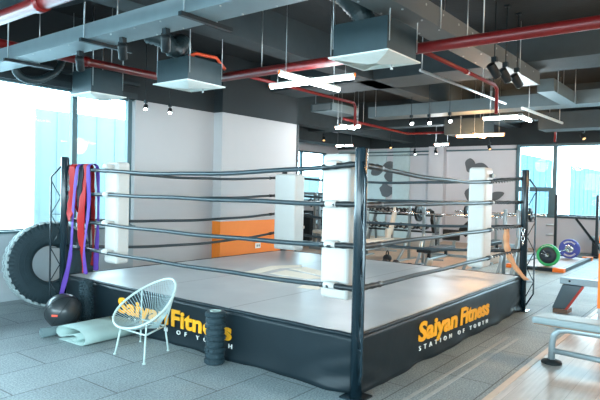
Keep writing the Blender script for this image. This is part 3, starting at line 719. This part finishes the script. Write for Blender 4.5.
def spot(x, y, z, ztop, d, lens, label, grp, s=1):
    t = thing('spotlight', label, 'spotlight', (x, y, z), 0, grp)
    d = Vector(d).normalized(); q = axis_m(Vector((0, 0, 0)), d)
    MB().lathe([(.001, -.07*s), (.034*s, -.07*s), (.038*s, -.06*s), (.038*s, .06*s), (.032*s, .065*s), (.030*s, .045*s), (.001, .045*s)], 20, q).build('head', black, t)
    MB().lathe([(.001, .052*s), (.031*s, .052*s), (.031*s, .047*s)], 20, q).build('lens', lens, t)
    MB().cyl((0, 0, .03), (0, 0, ztop-z), .007, 8).box(-.022*s, .022*s, -.022*s, .022*s, .075*s, .12*s).box(-.03, .03, -.03, .03, ztop-z-.02, ztop-z).build('mount_stem', blackm, t)
    return t
for i, (x, y, z, zt2, ln, lb) in enumerate((
    (-.44, 3.1, 2.77, 2.86, amber, 'black spotlight under the left trunking above the sagging duct'),
    (-.51, 2.27, 2.77, 2.86, amber, 'black spotlight under the left trunking nearest the long red pipe'),
    (-.48, 1.69, 2.77, 2.86, amber, 'black spotlight under the left trunking in front of the middle diffuser box'))):
    spot(x, y, z, zt2, (.5, .6, -.9), ln, lb, 'dark spotlights overhead', 1.1)
for i, (x, y) in enumerate(((3.2, .12), (3.55, .10), (3.95, .08))):
    spot(x, y, 3.02, CZ, (.7, -.3, -.8), amber, ('leftmost of the three dark spotlights on the warm trunking', 'middle of the three dark spotlights on the warm trunking', 'rightmost of the three dark spotlights on the warm trunking')[i], 'dark spotlights on the trunking', 1.4)
spot(1.68, 4.85, 2.72, CZ, (-.5, -.6, -.6), spotw, 'lit spotlight over the grey wall, left of a pair', 'lit spotlights', .9)
spot(2.14, 4.85, 2.72, CZ, (-.5, -.6, -.6), spotw, 'lit spotlight over the grey wall, right of a pair', 'lit spotlights', .9)
for i, (x, y) in enumerate(((6.62, 2.93), (6.68, 2.58), (6.60, 2.12))):
    spot(x, y, 2.92, CZ, (-.6, -.5, -.5), spotw, ('left lit spotlight of the three in a row beyond the ring', 'middle lit spotlight of the three in a row beyond the ring', 'right lit spotlight of the three in a row beyond the ring')[i], 'lit spotlights', 1.2)
for x, y, z, lb in ((11.2, 5.9, 2.86, 'small amber spotlight near the pale panels'), (11.9, 3.2, 2.80, 'small amber spotlight above the mural'), (9.9, .45, 2.82, 'amber spotlight in front of the transom window'), (9.2, 6.9, 2.95, 'small amber spotlight above the nearest corner pad')):
    spot(x, y, z, CZ, (-.5, -.4, -.6), amber, lb, 'amber spotlights', 1.2)
for x, y, z, lb in ((12.5, 5.75, 2.75, 'pale round ceiling spotlight left of two by the far wall'), (12.5, 5.05, 2.75, 'pale round ceiling spotlight right of two by the far wall')):
    spot(x, y, z, CZ, (-.4, -.4, -.8), spotw, lb, 'lit spotlights', 1.1)

# ------------------------------------------------------------ gym equipment beyond the ring
def dumbbell_mesh():
    me = MB()
    for s_ in (-1, 1):
        me.lathe([(.001, s_*.162), (.036, s_*.162), (.040, s_*.160), (.055, s_*.16), (.066, s_*.145), (.066, s_*.07), (.055, s_*.055), (.001, s_*.055)], 6, Matrix.Rotation(PI/2, 4, 'Y'), smooth=False)
    me.cyl((-.06, 0, 0), (.06, 0, 0), .016, 10)
    return me
rk = thing('dumbbell_rack', 'two tier dumbbell rack standing before the far wall', 'rack', (10.6, 6.1, 0))
rm = MB(); Lh = 2.05
for z, dx in ((.93, .10), (.50, -.10)): rm.box(dx-.14, dx-.04, -Lh, Lh, z-.06, z-.025).box(dx+.04, dx+.14, -Lh, Lh, z-.06, z-.025)
rm.build('shelf_rail', blackm, rk)
for y in (-1.96, 0, 1.96):
    MB().beam((-.30, y, .03), (.20, y, .86), .06, .06, up=(0, 1, 0)).beam((-.34, y, .03), (.34, y, .03), .06, .05, up=(0, 0, 1)).beam((.14, y, .86), (.25, y, .03), .05, .05, up=(0, 1, 0)).build('upright', machg, rk)
nth = ['first', 'second', 'third', 'fourth', 'fifth', 'sixth', 'seventh', 'eighth', 'ninth', 'tenth', 'eleventh', 'twelfth', 'thirteenth', 'fourteenth']
dbm = None
for tier, (z, dx) in enumerate(((1.0, .10), (.585, -.10))):
    for i in range(14):
        y = 1.68-i*.258
        if dbm is None:
            db = dumbbell_mesh().build('dumbbell', mat('black_urethane', (.02, .022, .025), .4), None); dbm = db
            db.data.materials.append(mat('dull_steel_cap', (.45, .43, .38), .5, .3))
            for pf in db.data.polygons:
                if abs(pf.center.x) > .1615 or abs(pf.center.x) < .05: pf.material_index = 1
        else:
            db = dbm.copy(); C.objects.link(db)
        db.location = (10.6+dx, 6.1+y, z); s_ = 1.18; db.scale = (s_, s_, s_); 
        tag(db, '%s dumbbell from the left on the %s tier of the far rack' % (nth[i], ('upper', 'lower')[tier]), 'dumbbell', 'dumbbells on the two tier rack')

def bench_station(x, y, label, pad_m=padk):
    t = thing('bench_press', label, 'weight bench', (x, y, 0))
    for s_ in (-1, 1):
        MB().tube([(0, s_*.55, .0), (0, s_*.55, 1.18), (-.02, s_*.55, 1.24)], .034, 12).box(-.07, -.02, s_*.55-.03, s_*.55+.03, 1.02, 1.05).tube([(-.45, s_*.50, .03), (-.25, s_*.52, .20), (0, s_*.55, .66)], .03, 10).box(-.5, .3, s_*.55-.04, s_*.55+.04, 0, .04).build('upright', machg, t)
    MB().beam((0, -.55, .25), (0, .55, .25), .05, .05).tube([(0, 0, .25), (-1.0, 0, .25), (-1.1, 0, .03)], .03, 10).box(-1.16, -1.05, -.25, .25, 0, .05).build('base_frame', machg, t)
    MB().box(-1.15, .05, -.15, .15, .38, .46).beam((-.1, 0, .25), (-.1, 0, .4), .06, .06).beam((-.9, 0, .25), (-.9, 0, .4), .06, .06).build('bench_pad', pad_m, t, bevel=.02)
    return t
def barbell(x, y, z, label, ply=(.95,), pr=.19, ax=(0, 1, 0), full=2.1, mats=None):
    t = thing('barbell', label, 'barbell', (x, y, z)); d = Vector(ax)
    MB().cyl(-d*full/2*.72, d*full/2*.72, .014, 10).cyl(-d*full/2, -d*full/2*.7, .025, 12).cyl(d*full/2, d*full/2*.7, .025, 12).build('bar', chrome, t)
    for k, s_ in enumerate(ply):
        m_ = (mats or [black]*9)[k]
        q = axis_m(d*s_, d)
        MB().lathe([(.026, -.025), (pr*.55, -.025), (pr*.6, -.016), (pr*.84, -.016), (pr*.88, -.028), (pr, -.026), (pr, .026), (pr*.88, .028), (pr*.84, .016), (pr*.6, .016), (pr*.55, .025), (.026, .025)], 36, q, closed=True).build('weight_plate', m_, t)
    return t
bench_station(7.9, 4.10, 'bench press station with cream pad seen between the ropes', cream)
barbell(7.85, 4.10, 1.080, 'racked barbell with a black plate right of the dumbbells', ply=(-.80, .80), pr=.20)
bench_station(7.4, 2.42, 'bench press station with black pad behind the right corner pad')
barbell(7.35, 2.42, 1.080, 'racked barbell crossing behind the right corner pad', ply=(-.80,), pr=.16, full=2.2)
bench_station(9.6, 2.12, 'farther bench press station left of the right corner pad')
barbell(9.55, 2.12, 1.080, 'racked barbell with a small black plate left of the right corner pad', ply=(.76,), pr=.15)
# incline bench
def incline(x, y, rz, label, m_):
    t = thing('incline_bench', label, 'weight bench', (x, y, 0), rz)
    MB().beam((-.05, 0, .48), (.55, 0, 1.02), .28, .07, up=(0, 1, 0)).build('backrest', m_, t, bevel=.02)
    MB().beam((-.55, 0, .44), (-.10, 0, .42), .28, .07, up=(0, 1, 0)).build('seat', m_, t, bevel=.02)
    MB().beam((-.6, 0, .05), (.6, 0, .05), .06, .06).box(-.63, -.55, -.28, .28, 0, .05).box(.55, .63, -.28, .28, 0, .05).beam((-.3, 0, .05), (-.2, 0, .42), .06, .06).beam((.1, 0, .05), (.3, 0, .75), .06, .06).build('frame', machg, t)
incline(10.6, 3.35, -.9, 'incline bench with a black backrest by the far wall', padk)
incline(9.6, 4.95, .3, 'incline bench with cream pads in front of the dumbbell rack', cream)
incline(8.7, 3.3, PI+.3, 'low black incline bench left of the right corner pad', padk)
# pulley machine behind the partition gap
def cable_machine(x, y, label):
    t = thing('cable_machine', label, 'gym machine', (x, y, 0))
    for s_ in (-.35, .35): MB().beam((0, s_, 0), (0, s_, 1.45), .07, .07).build('upright', machg, t)
    MB().box(-.03, .03, -.35, .35, 1.38, 1.45).box(-.35, .35, -.40, .40, 0, .06).build('frame', machg, t)
    MB().box(-.07, .07, -.22, .22, .10, .85).build('weight_stack', blackm, t)
    MB().box(-.55, -.2, -.16, .16, .44, .52).beam((-.35, 0, .05), (-.35, 0, .45), .06, .06).build('seat', cream, t, bevel=.02)
    MB().tube([(-.1, -.3, 1.3), (-.35, -.3, 1.15), (-.5, -.25, 1.1)], .02, 8).tube([(-.1, .3, 1.3), (-.35, .3, 1.15), (-.5, .25, 1.1)], .02, 8).build('handle', blackm, t)
cable_machine(9.0, 7.35, 'dark gym machine with a seat seen between the two left white pads')
cable_machine(8.3, 6.0, 'dark gym machine half hidden behind the nearest corner pad')
cable_machine(10.9, 8.58, 'far gym machine in front of the window past the partition')
# kettlebells and loose dumbbells on the floor
for x, y, sc, lb in ((6.6, 3.30, 1.1, 'pair end dumbbell lying on the tan floor below the bench'), (6.55, 2.75, .9, 'small dumbbell on the tan floor nearest the right corner pad'), (6.6, 4.35, 1.2, 'dumbbell lying on the floor beside the nearest post')):
    db = dbm.copy(); C.objects.link(db); db.location = (x, y, .012+.057*sc); db.scale = (sc, sc, sc); db.rotation_euler = (0, 0, 1.2*x); tag(db, lb, 'dumbbell', 'dumbbells on the floor')
def kettlebell(x, y, m_, label):
    t = thing('kettlebell', label, 'kettlebell', (x, y, .012))
    MB().lathe([(.001, 0), (.06, 0)]+[(.095*math.sin(a), .095-.085*math.cos(a)) for a in [.7+2.2*i/10 for i in range(11)]]+[(.001, .18)], 20).build('bell', m_, t)
    MB().tube([(.055*math.cos(a), 0, .17+.085*math.sin(a)) for a in [PI*i/10 for i in range(11)]], .013, 8).build('handle', black, t)
kettlebell(7.2, 2.75, cream, 'cream kettlebell on the tan floor behind the ropes')
kettlebell(7.0, 3.6, black, 'black kettlebell on the tan floor beside the bench')
# rack posts right of the pad
t = thing('squat_stand', 'silver tubular squat stand left of the right ring post', 'rack', (6.9, 1.0, 0))
for s_ in (-1, 1):
    MB().tube([(0, s_*.12, 0), (0, s_*.12, 1.25)], .035, 12).tube([(-.4, s_*.12, .02), (-.2, s_*.12, .25), (0, s_*.12, .75)], .03, 10).box(-.45, .35, s_*.12-.04, s_*.12+.04, 0, .03).build('upright', machg, t)
MB().box(-.03, .03, -.12, .12, .55, .62).build('crossbar', machg, t)

# lifting platform with the barbell
PX0, PX1, PY0, PY1 = 8.35, 11.2, .42, 1.45
t = thing('lifting_platform', 'low lifting platform with black edges and orange corners', 'platform', (PX0, PY0, 0))
W_, D_ = PX1-PX0, PY1-PY0
MB().box(.08, W_-.08, .08, D_-.08, .0, .05).build('deck', mat('pink_grey_deck', (.42, .36, .35), .6), t)
MB().box(0, .08, 0, D_, 0, .07).box(W_-.08, W_, 0, D_, 0, .07).box(.08, W_-.08, 0, .08, 0, .07).box(.08, W_-.08, D_-.08, D_, 0, .07).build('edge_frame', blackm, t)
for x, y in ((0, 0), (0, D_-.12), (W_-.12, 0), (W_-.12, D_-.12)):
    MB().box(x-.012, x+.14, y-.012, y+.2, 0, .078).build('corner_cap', orangep, t)
def bumper(x, y, m1, m2, label, r_=.225, tilt=0):
    t = thing('barbell', label, 'barbell', (x, y, .05+r_))
def bigbar():
    t = thing('barbell', 'loaded barbell with green and blue bumper plates on the lifting platform', 'barbell', (9.75, .82, .054+.228))
    MB().cyl((-.66, 0, 0), (.66, 0, 0), .014, 10).cyl((-1.1, 0, 0), (-.64, 0, 0), .026, 14).cyl((.64, 0, 0), (1.1, 0, 0), .026, 14).build('bar', chrome, t)
    for s_, m1, yo in ((-1, green, 0), (1, blue, 0)):
        q = axis_m(Vector((s_*.95, yo, 0)), (-1, 0, 0))
        p = MB().lathe([(.10, -.03), (.16, -.018), (.175, -.03), (.215, -.04), (.228, -.03), (.228, .03), (.215, .04), (.175, .03), (.16, .018), (.10, .03), (.03, .03), (.03, -.03)], 48, q, closed=True).build('bumper_plate', m1, t)
        p['label'] = 'green rimmed bumper plate' if s_ < 0 else 'blue bumper plate with white letters'
        if s_ < 0:
            MB().lathe([(.03, .032), (.17, .034), (.17, .020), (.03, .020)], 48, q, closed=True).build('plate_hub', mat('navy_black_rubber', (.015, .03, .045), .5), p)
            for a in (2.3, 2.9): MB().beam(q @ Vector((.03*math.cos(a), .03*math.sin(a), .05)), q @ Vector((.13*math.cos(a), .13*math.sin(a), .05)), .014, .01).build('collar_lever', chrome, t)
            for i in range(9):
                a = 1.1+i*.14; MB().box(-.006, .006, -.012, .012, .0405, .043, q @ Matrix.Rotation(a, 4, 'Z') @ Matrix.Translation((.197, 0, 0))).build('mark', whitep, p)
        else:
            MB().lathe([(.03, .033), (.095, .036), (.095, .02), (.03, .02)], 40, q, closed=True).build('plate_hub', chrome, p)
            for c0 in (PI/2, -PI/2+.1):
                for i in range(10):
                    a = c0-.75+i*.165; MB().box(-.019, .019, -.008, .008, .030, .036, q @ Matrix.Rotation(a, 4, 'Z') @ Matrix.Translation((.165, 0, 0))).build('mark', whitep, p)
bigbar()
# rack at the right, flat bench
t = thing('power_rack', 'dark weight rack frame below the right window', 'rack', (11.9, 1.05, 0))
for y in (-.6, .35): MB().beam((-.1, y, 0), (-.1, y, 1.55), .06, .07).build('upright', blackm, t)
MB().beam((-.10, -.12, .95), (.30, -.75, 0), .05, .05).build('brace', blackm, t)
MB().box(-.13, -.07, -.6, .35, .95, 1.0).box(-.2, .4, -.64, -.56, 0, .05).box(-.2, .4, .31, .39, 0, .05).build('crossbar', blackm, t)
MB().cyl((-.1, .35, .75), (-.1, .58, .75), .025, 10).cyl((-.1, .35, .5), (-.1, .58, .5), .025, 10).build('plate_peg', steel, t)
t = thing('barbell', 'silver bar end with a black plate poking out left of the window rack', 'barbell', (11.9, 2.45, .95))
MB().cyl((0, -.55, 0), (0, .9, 0), .016, 10).cyl((0, .05, 0), (0, .32, 0), .04, 14).build('bar', chrome, t)
MB().lathe([(.02, -.02), (.17, -.025), (.18, 0), (.17, .025), (.02, .02)], 32, axis_m((0, -.40, .05), (0, 1, 0)), closed=True).build('weight_plate', black, t)
MB().beam((0, .5, -.95), (0, .5, .0), .06, .06).box(-.25, .25, .42, .58, -.95, -.90).box(-.04, .04, .44, .56, -.03, .03).beam((0, -.25, -.95), (0, -.25, .0), .04, .04).box(-.25, .25, -.3, -.2, -.95, -.90).build('stand', machg, t)
t = thing('flat_bench', 'flat grey bench standing behind the blue plate', 'weight bench', (12.55, .45, 0), .2)
MB().box(-.25, .25, -.45, .30, .40, .48).build('bench_pad', padw, t, bevel=.02)
MB().box(-.2, .2, -.35, -.27, 0, .4).box(-.2, .2, .15, .23, 0, .4).box(-.05, .05, -.3, .2, .3, .4).build('frame', blackm, t)

# ------------------------------------------------------------ right foreground machines
t = thing('flat_bench', 'pale topped bench with silver bent tube legs in the right foreground', 'weight bench', (1.84, -.83, 0))
MB().box(-.13, .13, -1.35, .03, .375, .445).build('bench_pad', padw, t, bevel=.022)
MB().box(-.133, .133, -1.33, .01, .372, .380).build('pad_base', mat('brown_board', (.25, .17, .12), .6), t)
for s_ in (-.0,):
    MB().tube([(s_, -.12, .03), (s_, -.12, .20), (s_, -.135, .27), (s_, -.18, .32), (s_, -.25, .335), (s_, -.35, .335), (s_, -1.25, .335)], .030, 14).build('frame', machg, t)
    MB().tube([(s_, -.12, .13), (s_, -1.2, .10)], .026, 12).tube([(0, -.16, .33), (0, -.08, .37)], .01, 8).build('stretcher', machg, t)
MB().lathe([(.001, .012), (.085, .012), (.09, .02), (.085, .035), (.04, .05), (.001, .05)], 24, Matrix.Translation((0, -.12, 0))).build('foot', black, t)
MB().lathe([(.001, .012), (.085, .012), (.09, .02), (.085, .035), (.04, .05), (.001, .05)], 24, Matrix.Translation((0, -1.2, 0))).tube([(0, -1.2, .04), (0, -1.2, .34)], .03, 12).build('foot', black, t)

t = thing('rowing_machine', 'silver rail machine with a slanted dark foot panel at the right edge', 'gym machine', (4.4, -.45, 0))
MB().box(-.055, .055, -1.9, .02, .375, .46).build('rail', mat('pale_blue_rail_paint', (.33, .42, .46), .4), t, bevel=.01)
MB().cyl((-.060, -.10, .42), (-.054, -.10, .42), .014, 12).build('bolt', black, t)
q = MB()
q.prism([(-.02, .37), (-.26, .37), (-.06, .05), (.10, .05)], -.09, .09, Matrix(((0, 0, 1, 0), (1, 0, 0, 0), (0, 1, 0, 0), (0, 0, 0, 1)))).build('foot_panel', mat('slate_plastic', (.09, .13, .15), .5), t, bevel=.008)
MB().beam((-.09, -.27, .37), (-.09, -.07, .04), .012, .03).build('trim_line', mat('red_trim', (.6, .05, .03), .5), t)
MB().box(-.12, .12, -.10, .08, .0, .05).box(-.12, .12, -1.7, -1.6, 0, .38).build('base_foot', mat('brown_rubber', (.2, .11, .07), .6), t)

t = thing('machine_column', 'upright grey machine column with orange panels at the right edge of the photo', 'gym machine', (3.75, -1.17, 0))
MB().box(-.16, .16, -.30, .155, .012, 1.66).build('column', mat('column_grey', (.50, .52, .55), .5), t, bevel=.01)
for z0, z1 in ((1.0, 1.08), (.25, .88)): MB().box(-.165, .165, -.305, .16, z0, z1).build('orange_panel', orangep, t)
